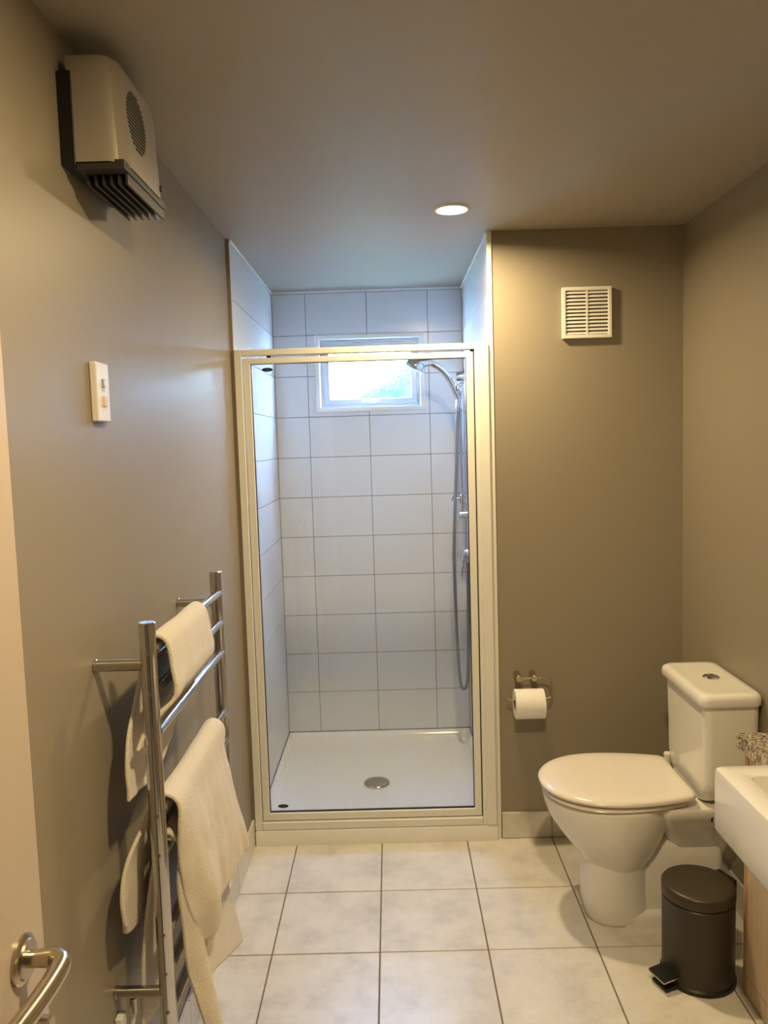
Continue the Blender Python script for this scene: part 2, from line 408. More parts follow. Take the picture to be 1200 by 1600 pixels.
obj('pivot_pin', rd((0.315, 2.979, 1.884), (0.315, 2.979, 1.896), 0.008, 12), 'dark', scr)
def sticker(x, z):
    u, v = Vector((1, 0, 0)), Vector((0, 0, 1))
    s = obj('sticker', loft(B(), [ring(Vector((x, 2.9758, z)), u, v, 0.0075, 28, 0.0205), ring(Vector((x, 2.9752, z)), u, v, 0.0075, 28, 0.0205)]), 'navy', door, label='small navy oval sticker')
    bm = B()
    for k, (dx, h) in enumerate(((-0.004, 0.0008), (0, 0.0022), (0.004, 0.0008))):
        box(bm, x+dx-0.001, x+dx+0.001, 2.9745, 2.9751, z-0.0014, z-0.0014+h)
    obj('mark', bm, 'stick_white', s)
sticker(-0.449, 1.843); sticker(-0.459, 0.152)

# ------------------------------------------------------------------ slide shower
ss = thing('slide_shower', (0.337, 3.70, 1.2), 'chrome slide-rail shower with curved handset and long grey hose', 'shower')
RX, RY = 0.337, 3.70
obj('rail', rd((RX, RY, 1.20), (RX, RY, 1.86), 0.010, 20), 'chrome', ss, smooth=40)
br = obj('bracket', rd((0.377, RY, 1.852), (0.316, RY, 1.852), 0.021, 24, cham=0.003), 'chrome', ss, smooth=40)
br = obj('bracket', rd((0.377, RY, 1.212), (0.316, RY, 1.212), 0.019, 24, cham=0.003), 'chrome', ss, smooth=40)
bm = B(); rod(bm, (RX-0.012, RY, 1.288), (0.292, RY, 1.288), 0.008, 14); rod(bm, (0.292, RY, 1.276), (0.292, RY, 1.300), 0.012, 14, cham=0.002)
rod(bm, (RX, RY, 1.262), (RX, RY, 1.305), 0.017, 20, cham=0.003)
obj('hose_clip', bm, 'chrome', ss, smooth=40)
bm = B(); rod(bm, (RX, RY, 1.775), (RX, RY, 1.822), 0.019, 20, cham=0.003); rod(bm, (RX, RY, 1.80), (RX, RY-0.035, 1.80), 0.013, 16, cham=0.002)
rod(bm, (RX, RY, 1.797), (0.318, RY, 1.782), 0.015, 16)
obj('slider', bm, 'chrome', ss, smooth=40)
hp = spline([(0.326, RY, 1.752), (0.312, RY, 1.785), (0.290, RY, 1.835), (0.258, RY, 1.878), (0.222, RY, 1.908), (0.185, RY, 1.922), (0.145, RY, 1.920)], 6)
hs = obj('handset', tube(B(), hp, 0.012, 18, [0.0155-0.0015*math.sin(PI*i/(len(hp)-1)) + (0.010*max(0, (i/(len(hp)-1)-0.75)/0.25)) for i in range(len(hp))]), 'chrome', ss, smooth=50)
ax = Vector((-0.42, 0, -0.9)).normalized()
obj('spray_head', lathe(B(), Vector((0.140, RY, 1.928)), ax, [(0.012, -0.008), (0.032, 0.000), (0.046, 0.014), (0.048, 0.034), (0.044, 0.041), (0.041, 0.039), (0, 0.040)], 36), 'chrome', hs, smooth=40)
hose = spline([(0.325, RY, 1.752), (0.318, RY, 1.66), (0.309, RY-0.004, 1.45), (0.296, RY-0.006, 1.22), (0.288, RY-0.008, 1.0), (0.291, RY-0.008, 0.72), (0.298, RY-0.006, 0.50), (0.303, RY-0.004, 0.42), (0.312, RY, 0.378), (0.325, RY, 0.372), (0.338, RY, 0.40), (0.345, RY, 0.50), (0.350, RY, 0.72), (0.352, RY, 0.98)], 8)
obj('hose', tube(B(), hose, 0.0075, 10), 'hose', ss, smooth=60)
obj('hose_nut', rd((0.326, RY, 1.757), (0.319, RY, 1.695), 0.011, 16, r1=0.0095), 'chrome', ss, smooth=40)
mx = thing('shower_mixer', (0.377, RY, 1.03), 'chrome lever shower mixer on the tiled side wall', 'mixer tap')
obj('wall_plate', lathe(B(), (0.3775, RY, 1.03), (-1, 0, 0), [(0.062, 0), (0.062, 0.004), (0.055, 0.010), (0.0, 0.011)], 36), 'chrome', mx, smooth=30)
obj('body', rd((0.366, RY, 1.03), (0.332, RY, 1.03), 0.025, 24, cham=0.004), 'chrome', mx, smooth=40)
obj('lever', tube(B(), spline([(0.345, RY, 1.045), (0.335, RY-0.012, 1.03), (0.325, RY-0.03, 0.985), (0.312, RY-0.045, 0.925)], 6), 0.008, 12), 'chrome', mx, smooth=50)

# ------------------------------------------------------------------ downlights
def downlight(x, y, power, spread, label):
    t = thing('ceiling_downlight', (x, y, CEIL), label, 'downlight', 'recessed ceiling downlights')
    obj('ring', lathe(B(), (x, y, CEIL+0.003), (0, 0, -1), [(0.049, 0), (0.060, 0), (0.060, 0.004), (0.056, 0.009), (0.051, 0.009), (0.049, 0.004)], 40), 'white', t, smooth=30)
    obj('lens', lathe(B(), (x, y, CEIL+0.001), (0, 0, -1), [(0.0, 0.0), (0.050, 0), (0.050, 0.005), (0.0, 0.007)], 32), 'lamp', t)
    l = bpy.data.lights.new('lamp', 'AREA'); l.shape = 'DISK'; l.size = 0.090; l.energy = power; l.color = LAMP_COL; l.spread = math.radians(spread)
    o = bpy.data.objects.new('downlight_lamp', l); COL.objects.link(o); o.parent = t; o.location = (0, 0, -0.0095)
downlight(*LAMPS[0], 'lit round downlight in the ceiling near the shower')
downlight(*LAMPS[1], 'round downlight in the ceiling just inside the doorway')

# ------------------------------------------------------------------ fan heater
ht = thing('fan_heater', (XL, 1.62, 2.07), 'champagne metal bathroom fan heater high on the left wall', 'heater')
HY0, HY1 = 1.482, 1.752
HZ0, HZ1 = 2.085, 2.275
def hplan(z, dx, ins=0.0):
    """plan outline of the cover, leaning out towards the bottom"""
    xb = -0.567+dx; xs_ = -0.506+dx; xf = -0.478+dx
    return [Vector((xb, HY0+ins, z)), Vector((xs_, HY0+ins, z)), Vector((xs_+0.016, HY0+0.007+ins, z)), Vector((xf-0.004, HY0+0.022+ins, z)), Vector((xf, HY0+0.045, z)),
            Vector((xf, HY1-0.045, z)), Vector((xf-0.004, HY1-0.022-ins, z)), Vector((xs_+0.016, HY1-0.007-ins, z)), Vector((xs_, HY1-ins, z)), Vector((xb, HY1-ins, z))]
bm = loft(B(), [hplan(HZ0, 0.010), hplan(HZ1-0.03, 0.002), hplan(HZ1-0.012, 0.0, 0.002), hplan(HZ1, -0.004, 0.008)], False, True)
cover = obj('cover', bm, 'heater', ht, smooth=25, bevel=0.002)
obj('back_plate', bx(XL+0.0005, -0.556, HY0-0.002, HY1-0.01, HZ0-0.006, HZ1-0.030), 'black', ht, bevel=0.002)
obj('inner_box', bx(-0.556, -0.482, HY0+0.028, HY1-0.028, HZ0+0.004, HZ0+0.03), 'dark', ht)
obj('outlet_frame', cells((-0.556, -0.470, HY0+0.004, HY1-0.004), [(-0.552, -0.474, HY0+0.035, HY1-0.010)], lambda a, b, k: (a, b, HZ0+0.004-0.016*k)), 'heater_dark', ht)
for k in range(6):
    x = -0.549 + k*0.0145
    o = obj('slat', bx(x, x+0.004, HY0+0.030, HY1-0.004, HZ0-0.032, HZ0+0.002), 'heater_dark', ht)
# intake grille: slots in a disc on the front face
gy, gz, gr = 1.585, 2.188, 0.056
xf = -0.478
lean = lambda z: xf + 0.010*(HZ0+0.19-z)/0.19*0.92
for k in range(15):
    z = gz - gr + (k+0.5)*2*gr/15
    h = math.sqrt(max(gr*gr-(z-gz)**2, 0))
    if h < 0.008: continue
    o = obj('grille_slot', bx(lean(z)-0.003, lean(z)+0.0012, gy-h, gy+h, z-0.0022, z+0.0022), 'dark', cover)
obj('thermostat', rd((lean(2.11)-0.004, 1.725, 2.11), (lean(2.11)+0.003, 1.725, 2.11), 0.006, 14), 'heater_dark', ht)

# ------------------------------------------------------------------ switch plate
sw = thing('shaver_switch', (XL, 1.585, 1.617), 'narrow white wall switch plate with small rocker and beige key', 'switch')
obj('plate', bx(XL+0.0005, XL+0.015, 1.552, 1.620, 1.618, 1.735), 'plastic', sw, bevel=0.003)
k1 = obj('rocker', bx(XL+0.014, XL+0.0175, 1.578, 1.592, 1.684, 1.702), 'grey_key', sw, bevel=0.0008)
obj('rocker_dot', bx(XL+0.0165, XL+0.0183, 1.582, 1.588, 1.690, 1.699), 'plastic', k1)
obj('label_line', bx(XL+0.0145, XL+0.0154, 1.576, 1.594, 1.6785, 1.6805), 'grey_key', sw)
obj('key', bx(XL+0.014, XL+0.019, 1.577, 1.594, 1.648, 1.668), 'beige_key', sw, bevel=0.001)

# ------------------------------------------------------------------ towel rail
BX = -0.477; RYN, RYF = 1.487, 2.085; PR = 0.0160
BARS = [1.172, 1.091, 1.010, 0.848, 0.768, 0.604, 0.523, 0.443]
tr = thing('heated_towel_rail', (XL, 1.786, 0.395), 'tall chrome ladder towel rail with eight crossbars', 'towel rail')
for y in (RYN, RYF):
    p = obj('post', rd((BX, y, 0.395), (BX, y, 1.23), PR, 32, cham=0.0015), 'chrome', tr, smooth=30)
    for z in BARS:
        sgn = -1 if y == RYN else 1
        obj('screw', lathe(B(), (BX+0.003, y+sgn*(PR-0.0012), z), (0, sgn, 0), [(0.0042, 0), (0.0042, 0.0015), (0.002, 0.0022), (0.0, 0.0022)], 12), 'chrome2', p, smooth=30)
for z in BARS:
    obj('crossbar', rd((BX+0.006, RYN+0.008, z), (BX+0.006, RYF-0.008, z), 0.0105, 24), 'chrome', tr, smooth=40)
for y in (RYN, RYF):
    for z in (1.147, 0.478):
        s = obj('standoff', rd((XL+0.001, y, z), (BX-0.012, y, z), 0.0115, 24), 'chrome2', tr, smooth=40)
        obj('rosette', rd((XL, y, z), (XL+0.006, y, z), 0.0125, 24, cham=0.001), 'chrome2', s, smooth=40)
obj('cable', tube(B(), spline([(-0.545, RYN, 0.467), (-0.545, RYN, 0.44), (-0.556, RYN, 0.38), (-0.566, RYN, 0.26), (-0.572, RYN, 0.12)], 6), 0.004, 10), 'white', tr, smooth=60)
obj('cable_gland', rd((-0.545, RYN, 0.468), (-0.545, RYN, 0.438), 0.009, 14), 'chrome2', tr, smooth=40)
obj('conduit', bx(XL+0.0005, XL+0.016, RYN-0.014, RYN+0.014, 0.104, 0.43), 'white', tr, bevel=0.003)

def cat(a, b, c, d, t): return 0.5*((2*b)+(c-a)*t+(2*a-5*b+4*c-d)*t*t+(3*b-a-3*c+d)*t**3)
def resample(rows, n):
    P = [rows[0]] + list(rows) + [rows[-1]]; out = []
    for i in range(1, len(P)-2):
        for k in range(n):
            out.append([cat(P[i-1][q], P[i][q], P[i+1][q], P[i+2][q], k/n) for q in range(len(P[i]))])
    out.append(list(rows[-1])); return out
def towel(name, label, colsdef, seed, fold=0.004, nu=10, nv=6):
    """colsdef: columns near to far, each a list of points from the back hem over the bar to the front hem"""
    cols = [[Vector(p) for p in c] for c in colsdef]
    cols = [[Vector(p) for p in resample(c, nv)] for c in cols]   # along the drape
    grid = resample(cols, nu)                          # across the bar
    nr = len(grid[0]); rnd = Vector((seed*3.1, seed*1.7, 0))
    t = thing(name, tuple(Vector(colsdef[1][len(colsdef[1])//2])), label, 'towel', 'towels on the heated rail')
    bm = B(); V = []
    top = nr*0.45
    for i, c in enumerate(grid):
        row = []
        for j, p in enumerate(c):
            w_ = min(1, abs(j-top)/(nr*0.35))
            q = Vector((p.y*5.0, p.z*1.6, 0)) + rnd
            f = noise.noise(q*2.2)*fold*2.0*w_ + noise.noise(q*6)*fold*0.6*w_
            f = abs(f) if j > top else -abs(f)
            f2 = noise.noise(Vector((p.y*9, p.z*9, seed)))*0.004
            row.append(bm.verts.new((p.x+f+0*f2, p.y+f2, p.z+f2*0.6)))
        V.append(row)
    for a, b in zip(V, V[1:]):
        for j in range(nr-1): bm.faces.new([a[j], a[j+1], b[j+1], b[j]])
    obj('cloth', bm, 'towel', t, smooth=True, solid=0.008, subsurf=1)
    return t
def over(y, z, o=0.0):
    return [(BX-0.018, y, z-0.004), (BX-0.010, y, z+0.014), (BX+0.006, y, z+0.021), (BX+0.022, y, z+0.012), (BX+0.029, y, z-0.008)]
z1 = BARS[0]
def t1(y, yb, dz, fy):
    return [(-0.520, yb-0.02, 0.875+dz), (-0.522, yb-0.005, 0.97), (-0.514, y, 1.07), (-0.503, y, 1.135)] + over(y, z1) + \
           [(-0.443, fy, 1.12), (-0.440, fy, 1.09), (-0.446, fy-0.004, 1.066), (-0.470, fy-0.02, 1.043), (-0.493, fy-0.04, 1.016), (-0.502, fy-0.06, 0.985)]
towel('hand_towel', 'small cream towel over the topmost crossbar of the towel rail', [t1(1.520, 1.475, 0.01, 1.520), t1(1.60, 1.57, 0.0, 1.60), t1(1.71, 1.69, -0.01, 1.715), t1(1.80, 1.775, 0.03, 1.81), t1(1.845, 1.825, 0.05, 1.85)], 1, 0.006)
z4 = BARS[3]
def t2(y, back, front): return back + over(y, z4) + front
towel('bath_towel', 'cream bath towel over the middle of the towel rail with drooping near corner', [
    t2(1.520, [(-0.530, 1.425, 0.655), (-0.535, 1.425, 0.71), (-0.528, 1.46, 0.77), (-0.505, 1.515, 0.82)], [(-0.450, 1.515, 0.80), (-0.452, 1.517, 0.74), (-0.447, 1.525, 0.67), (-0.441, 1.545, 0.59), (-0.434, 1.585, 0.520)]),
    t2(1.60, [(-0.540, 1.50, 0.60), (-0.538, 1.51, 0.67), (-0.530, 1.55, 0.75), (-0.508, 1.60, 0.82)], [(-0.442, 1.60, 0.80), (-0.428, 1.605, 0.74), (-0.418, 1.615, 0.67), (-0.412, 1.625, 0.60), (-0.414, 1.64, 0.508)]),
    t2(1.74, [(-0.535, 1.68, 0.60), (-0.535, 1.70, 0.68), (-0.525, 1.72, 0.75), (-0.506, 1.74, 0.82)], [(-0.444, 1.735, 0.80), (-0.434, 1.735, 0.74), (-0.428, 1.735, 0.67), (-0.424, 1.735, 0.61), (-0.420, 1.735, 0.535)]),
    t2(1.87, [(-0.535, 1.84, 0.60), (-0.532, 1.85, 0.68), (-0.525, 1.86, 0.75), (-0.506, 1.87, 0.82)], [(-0.444, 1.86, 0.80), (-0.430, 1.855, 0.74), (-0.420, 1.855, 0.67), (-0.411, 1.855, 0.61), (-0.405, 1.86, 0.545)]),
    t2(1.955, [(-0.535, 1.93, 0.60), (-0.532, 1.94, 0.68), (-0.525, 1.95, 0.75), (-0.506, 1.955, 0.82)], [(-0.448, 1.94, 0.80), (-0.432, 1.935, 0.74), (-0.419, 1.93, 0.67), (-0.408, 1.93, 0.61), (-0.400, 1.935, 0.538)])], 2, 0.008)
z5 = BARS[4]
def t3(y, back, front): return back + [(BX-0.016, y, z5-0.01), (BX-0.008, y, z5+0.010), (BX+0.006, y, z5+0.0165), (BX+0.020, y, z5+0.006), (BX+0.026, y, z5-0.02)] + front
towel('bath_towel', 'cream towel hanging lowest, beneath the other towels', [
    t3(1.530, [(-0.532, 1.495, 0.39), (-0.530, 1.497, 0.50), (-0.518, 1.51, 0.62), (-0.502, 1.53, 0.73)], [(-0.456, 1.522, 0.68), (-0.452, 1.522, 0.60), (-0.446, 1.522, 0.50), (-0.428, 1.532, 0.40), (-0.404, 1.545, 0.28)]),
    t3(1.575, [(-0.526, 1.60, 0.38), (-0.522, 1.60, 0.50), (-0.512, 1.59, 0.62), (-0.500, 1.58, 0.73)], [(-0.440, 1.57, 0.68), (-0.432, 1.57, 0.60), (-0.424, 1.57, 0.50), (-0.408, 1.572, 0.41), (-0.386, 1.575, 0.30)]),
    t3(1.65, [(-0.524, 1.66, 0.38), (-0.520, 1.66, 0.50), (-0.512, 1.66, 0.62), (-0.500, 1.65, 0.73)], [(-0.448, 1.64, 0.68), (-0.446, 1.64, 0.60), (-0.443, 1.64, 0.52), (-0.440, 1.64, 0.45), (-0.434, 1.64, 0.385)]),
    t3(1.79, [(-0.524, 1.79, 0.38), (-0.520, 1.79, 0.50), (-0.512, 1.79, 0.62), (-0.500, 1.79, 0.73)], [(-0.449, 1.78, 0.68), (-0.448, 1.78, 0.60), (-0.444, 1.78, 0.51), (-0.436, 1.79, 0.42), (-0.426, 1.80, 0.335)]),
    t3(1.89, [(-0.524, 1.89, 0.38), (-0.520, 1.89, 0.50), (-0.512, 1.89, 0.62), (-0.500, 1.89, 0.73)], [(-0.450, 1.875, 0.68), (-0.448, 1.865, 0.60), (-0.443, 1.87, 0.51), (-0.432, 1.90, 0.41), (-0.421, 1.945, 0.28)])], 3, 0.002)

# ------------------------------------------------------------------ door with lever handle
dl = bpy.data.objects.new('door_1', None); COL.objects.link(dl); dl.location = (-0.435, 0.09, 0.005); ORG[dl] = Vector(dl.location)
tag(dl, 'cream painted door leaf swung open at the left edge', 'door', kind='structure')
obj('leaf', bx(-0.452, -0.416, 0.09, 0.862, 0.008, 2.02), 'door', dl, bevel=0.002)
HZc, HYc = 1.0125, 0.808
hnd = obj('lever_rose', lathe(B(), (-0.416, HYc, HZc), (1, 0, 0), [(0.0265, 0.0), (0.0265, 0.003), (0.0235, 0.0055), (0.021, 0.006), (0.020, 0.0085), (0.0, 0.009)], 40), 'nickel', dl, smooth=30)
lp = spline([(-0.408, HYc, HZc), (-0.392, HYc, HZc+0.001), (-0.380, HYc, HZc+0.001), (-0.370, HYc-0.009, HZc), (-0.368, HYc-0.03, HZc-0.001), (-0.369, HYc-0.07, HZc-0.001), (-0.372, HYc-0.115, HZc)], 8)
n = len(lp)
obj('lever', tube(B(), lp, 0.009, 20, [0.0088+0.0020*min(1, i/(n*0.4)) for i in range(n)]), 'nickel', hnd, smooth=50)
tn = obj('privacy_rose', lathe(B(), (-0.416, HYc, HZc-0.078), (1, 0, 0), [(0.0255, 0.0), (0.0255, 0.003), (0.0225, 0.0055), (0.0, 0.006)], 36), 'nickel', dl, smooth=30)
obj('snib', rd((-0.411, HYc, HZc-0.076), (-0.388, HYc, HZc-0.076), 0.010, 24, cham=0.002), 'nickel', tn, smooth=40)

# ------------------------------------------------------------------ vent grille
vt = thing('wall_vent', (0.741, YB, 1.92), 'square white louvred vent on the taupe back wall', 'vent')
vx0, vx1, vz0, vz1 = 0.649, 0.831, 1.921, 2.107
obj('back_box', bx(vx0+0.008, vx1-0.008, YB-0.006, YB-0.0005, vz0+0.008, vz1-0.008), 'dark', vt)
obj('frame', cells((vx0, vx1, vz0, vz1), [(vx0+0.013, vx1-0.013, vz0+0.013, vz1-0.013)], lambda a, b, k: (a, YB-0.0005-0.0195*k, b)), 'plastic', vt, bevel=0.002)
vm = (vx0+vx1)/2
obj('mullion', bx(vm-0.003, vm+0.003, YB-0.018, YB-0.006, vz0+0.013, vz1-0.013), 'plastic', vt)
NS = 12
for s in (0, 1):
    a, b = ((vx0+0.013, vm-0.003), (vm+0.003, vx1-0.013))[s]
    for k in range(NS):
        z = vz0+0.013 + (k+0.5)*(vz1-vz0-0.026)/NS
        bm = B()
        v = [bm.verts.new(p) for p in [(a,YB-0.017,z-0.005),(b,YB-0.017,z-0.005),(b,YB-0.007,z+0.004),(a,YB-0.007,z+0.004),(a,YB-0.0172,z-0.0015),(b,YB-0.0172,z-0.0015),(b,YB-0.0085,z+0.006),(a,YB-0.0085,z+0.006)]]
        for f in [(0,3,2,1),(4,5,6,7),(0,1,5,4),(1,2,6,5),(2,3,7,6),(3,0,4,7)]: bm.faces.new([v[i] for i in f])
        obj('slat', bm, 'plastic', vt)

# ------------------------------------------------------------------ toilet paper holder + roll
tp = thing('paper_holder', (0.50, YB, 0.655), 'brushed metal toilet paper holder with bent wire arm', 'paper holder')
for x in (0.463, 0.522):
    b_ = obj('mount', rd((x, YB-0.0005, 0.657), (x, YB-0.055, 0.655), 0.0135, 20, r1=0.0115, cham=0.001), 'nickel', tp, smooth=40)
    obj('cap', rd((x, YB-0.054, 0.655), (x, YB-0.066, 0.655), 0.0125, 20, cham=0.002), 'nickel', b_, smooth=40)
yw = 2.922
wire = spline([(0.455, yw, 0.655), (0.50, yw, 0.655), (0.560, yw, 0.655), (0.578, yw-0.003, 0.645), (0.585, yw-0.008, 0.615), (0.581, yw-0.010, 0.585), (0.568, yw-0.012, 0.578), (0.54, yw-0.012, 0.577), (0.48, yw-0.012, 0.577), (0.430, yw-0.012, 0.577), (0.420, yw-0.012, 0.588)], 6)
obj('wire_arm', tube(B(), wire, 0.0042, 12), 'nickel', tp, smooth=60)
ry, rz = yw-0.012, 0.5605
rl = thing('toilet_roll', (0.50, ry, rz), 'white toilet paper roll hanging on the wire holder', 'toilet roll')
def hollow(x0, x1, ro, ri, c=0.0):
    bm = B(); u, v = Vector((0,1,0)), Vector((0,0,1)); P = lambda x: Vector((x, ry, rz))
    secs = [ring(P(x0), u, v, ri, 40), ring(P(x0), u, v, ro-c, 40), ring(P(x0+c), u, v, ro, 40), ring(P(x1-c), u, v, ro, 40), ring(P(x1), u, v, ro-c, 40), ring(P(x1), u, v, ri, 40)]
    rows = [[bm.verts.new(p) for p in s] for s in secs]; rows.append(rows[0])
    for a, b in zip(rows, rows[1:]):
        for i in range(40): bm.faces.new([a[i], a[(i+1) % 40], b[(i+1) % 40], b[i]])
    return bm
obj('paper', hollow(0.443, 0.553, 0.0555, 0.0225, 0.002), 'paper', rl, smooth=35)
obj('core', hollow(0.4435, 0.5525, 0.0224, 0.0208, 0.0001), 'card', rl, smooth=35)
obj('loose_sheet', loft(B(), [[Vector((x, ry+0.0558*math.cos(a)*s, rz+0.0558*math.sin(a)*s)) for x, s in ((0.4435,1.0),(0.5525,1.0),(0.5525,1.012),(0.4435,1.012))] for a in [math.radians(d) for d in range(150, 262, 8)]]), 'paper', rl, smooth=40)

# ------------------------------------------------------------------ toilet
YC = 2.487
to = thing('toilet', (0.78, YC, 0), 'white ceramic close-coupled toilet with closed lid', 'toilet')
def dshape(xt, xr, hw, hr, z, n=28):
    """plan of lid: rounded tip at xt, straight rear edge at xr, widest hw, rear half width hr"""
    pts = []; xm = xt + (xr-xt)*0.50
    L = []
    for k in range(n+1):
        a = PI/2*k/n
        L.append((xm-(xm-xt)*math.cos(a)**0.92, hw*math.sin(a)**0.95))
    for k in range(1, 9):
        t = k/8; L.append((xm+(xr-xm)*t, hw-(hw-hr)*(t**1.9)))
    L.append((xr+0.0, hr-0.012)) ; L[-2] = (xr-0.012, hr+0.004)
    up = [Vector((x, YC+y, z)) for x, y in L]; dn = [Vector((x, YC-y, z)) for x, y in L[1:]][::-1]
    return up + dn
def egg(xf, xr, hw, z, e=2.0, n=40, yc=YC):
    xm = xf+(xr-xf)*0.52; pts = []
    for k in range(n):
        a = 2*PI*k/n; c, s = math.cos(a), math.sin(a)
        c = math.copysign(abs(c)**(2/e), c); s = math.copysign(abs(s)**(2/e), s)
        pts.append(Vector((xm+(xr-xm)*c if c > 0 else xm+(xm-xf)*c, yc+hw*s, z)))
    return pts
lid = obj('lid', loft(B(), [dshape(0.480, 0.900, 0.174, 0.136, 0.4365), dshape(0.463, 0.905, 0.190, 0.150, 0.4395), dshape(0.456, 0.908, 0.197, 0.156, 0.443), dshape(0.455, 0.908, 0.198, 0.157, 0.450),
     dshape(0.460, 0.906, 0.193, 0.153, 0.4565), dshape(0.475, 0.900, 0.182, 0.145, 0.4600), dshape(0.52, 0.88, 0.145, 0.12, 0.4605), dshape(0.60, 0.84, 0.08, 0.08, 0.4600)]), 'seat', to, smooth=45)
obj('seat_ring', loft(B(), [dshape(0.478, 0.880, 0.176, 0.134, 0.4165), dshape(0.466, 0.885, 0.187, 0.144, 0.4205), dshape(0.462, 0.885, 0.191, 0.146, 0.4250), dshape(0.466, 0.885, 0.187, 0.144, 0.4310), dshape(0.484, 0.880, 0.170, 0.130, 0.4350)]), 'seat', to, smooth=45)
for s in (-1, 1):
    h_ = obj('hinge', rd((0.905, YC+s*0.10-0.018, 0.444), (0.905, YC+s*0.10+0.018, 0.444), 0.010, 16, cham=0.002), 'seat', to, smooth=40)
obj('hinge_cap', rd((0.925, YC+0.155, 0.425), (0.925, YC+0.155, 0.468), 0.012, 18, cham=0.003), 'seat', to, smooth=40)
bm = loft(B(), [egg(0.650, 0.735, 0.045, 0.135), egg(0.615, 0.775, 0.085, 0.155), egg(0.590, 0.805, 0.108, 0.19), egg(0.560, 0.83, 0.133, 0.235), egg(0.520, 0.85, 0.158, 0.285), egg(0.488, 0.87, 0.174, 0.335), egg(0.472, 0.88, 0.183, 0.375), egg(0.466, 0.885, 0.187, 0.405), egg(0.468, 0.885, 0.186, 0.414), egg(0.476, 0.88, 0.180, 0.4165)])
obj('bowl', bm, 'ceramic', to, smooth=True)
bm = loft(B(), [egg(0.600, 0.800, 0.098, 0.0, 2.6), egg(0.594, 0.800, 0.102, 0.012, 2.6), egg(0.588, 0.80, 0.101, 0.06, 2.6), egg(0.586, 0.80, 0.100, 0.12, 2.5), egg(0.588, 0.80, 0.102, 0.17, 2.4), egg(0.590, 0.80, 0.112, 0.22, 2.2), egg(0.60, 0.80, 0.120, 0.26, 2.0)])
obj('pedestal', bm, 'ceramic', to, smooth=True)
bm = loft(B(), [rrect(0.875, YC, 0.185, 0.100, 0.02, 0.0), rrect(0.875, YC, 0.185, 0.100, 0.02, 0.030), rrect(0.875, YC, 0.182, 0.094, 0.02, 0.040), rrect(0.875, YC, 0.180, 0.080, 0.02, 0.046)])
obj('foot', bm, 'ceramic', to, smooth=40)
bm = loft(B(), [rrect(0.87, YC, 0.160, 0.078, 0.03, 0.03), rrect(0.87, YC, 0.160, 0.076, 0.03, 0.20), rrect(0.88, YC, 0.150, 0.070, 0.03, 0.255), rrect(0.89, YC, 0.140, 0.055, 0.03, 0.275), rrect(0.90, YC, 0.120, 0.040, 0.03, 0.285)])
obj('trapway', bm, 'ceramic', to, smooth=50)
bm = loft(B(), [rrect(0.96, YC, 0.090, 0.060, 0.03, 0.22), rrect(0.955, YC, 0.110, 0.085, 0.04, 0.28), rrect(0.95, YC, 0.130, 0.115, 0.04, 0.33), rrect(0.945, YC, 0.145, 0.150, 0.04, 0.375), rrect(0.945, YC, 0.147, 0.160, 0.04, 0.392), rrect(0.945, YC, 0.147, 0.162, 0.04, 0.408), rrect(0.945, YC, 0.144, 0.158, 0.04, 0.414)])
obj('deck', bm, 'ceramic', to, smooth=50)
obj('inlet_slot', bx(0.952, 0.955, YC-0.158, YC-0.140, 0.372, 0.388), 'dark', to)
secs = []
for k in range(9):
    a = PI/2*k/8; z = 0.418+0.085*(1-math.cos(a)); hw = 0.100+0.068*math.sin(a)
    secs.append(rrect(1.010, YC, 0.0745+0.008*math.sin(a), hw, 0.025, z))
secs += [rrect(1.0095, YC, 0.0835, 0.170, 0.026, 0.60), rrect(1.008, YC, 0.086, 0.173, 0.026, 0.737)]
obj('cistern', loft(B(), secs), 'ceramic', to, smooth=50)
lidc = obj('cistern_lid', loft(B(), [rrect(1.002, YC, 0.092, 0.183, 0.030, 0.7385), rrect(1.002, YC, 0.095, 0.187, 0.032, 0.742), rrect(1.002, YC, 0.095, 0.188, 0.032, 0.760), rrect(1.002, YC, 0.092, 0.184, 0.032, 0.771), rrect(1.003, YC, 0.084, 0.174, 0.030, 0.777), rrect(1.003, YC, 0.070, 0.158, 0.028, 0.7765), rrect(1.003, YC, 0.055, 0.13, 0.02, 0.7755)]), 'ceramic', to, smooth=50)
bt = obj('flush_button', lathe(B(), (1.010, YC, 0.775), (0, 0, 1), [(0.026, 0), (0.026, 0.004), (0.022, 0.007), (0.021, 0.0055), (0.0, 0.006)], 32), 'chrome', lidc, smooth=35)
obj('half_button', bx(0.9985, 1.0005, YC-0.02, YC+0.02, 0.7805, 0.7816), 'dark', bt)
obj('water_pipe', tube(B(), spline([(1.07, YC-0.11, 0.43), (1.075, YC-0.115, 0.30), (1.085, YC-0.12, 0.20), (1.098, YC-0.12, 0.18)], 5), 0.006, 10), 'hose', to, smooth=60)

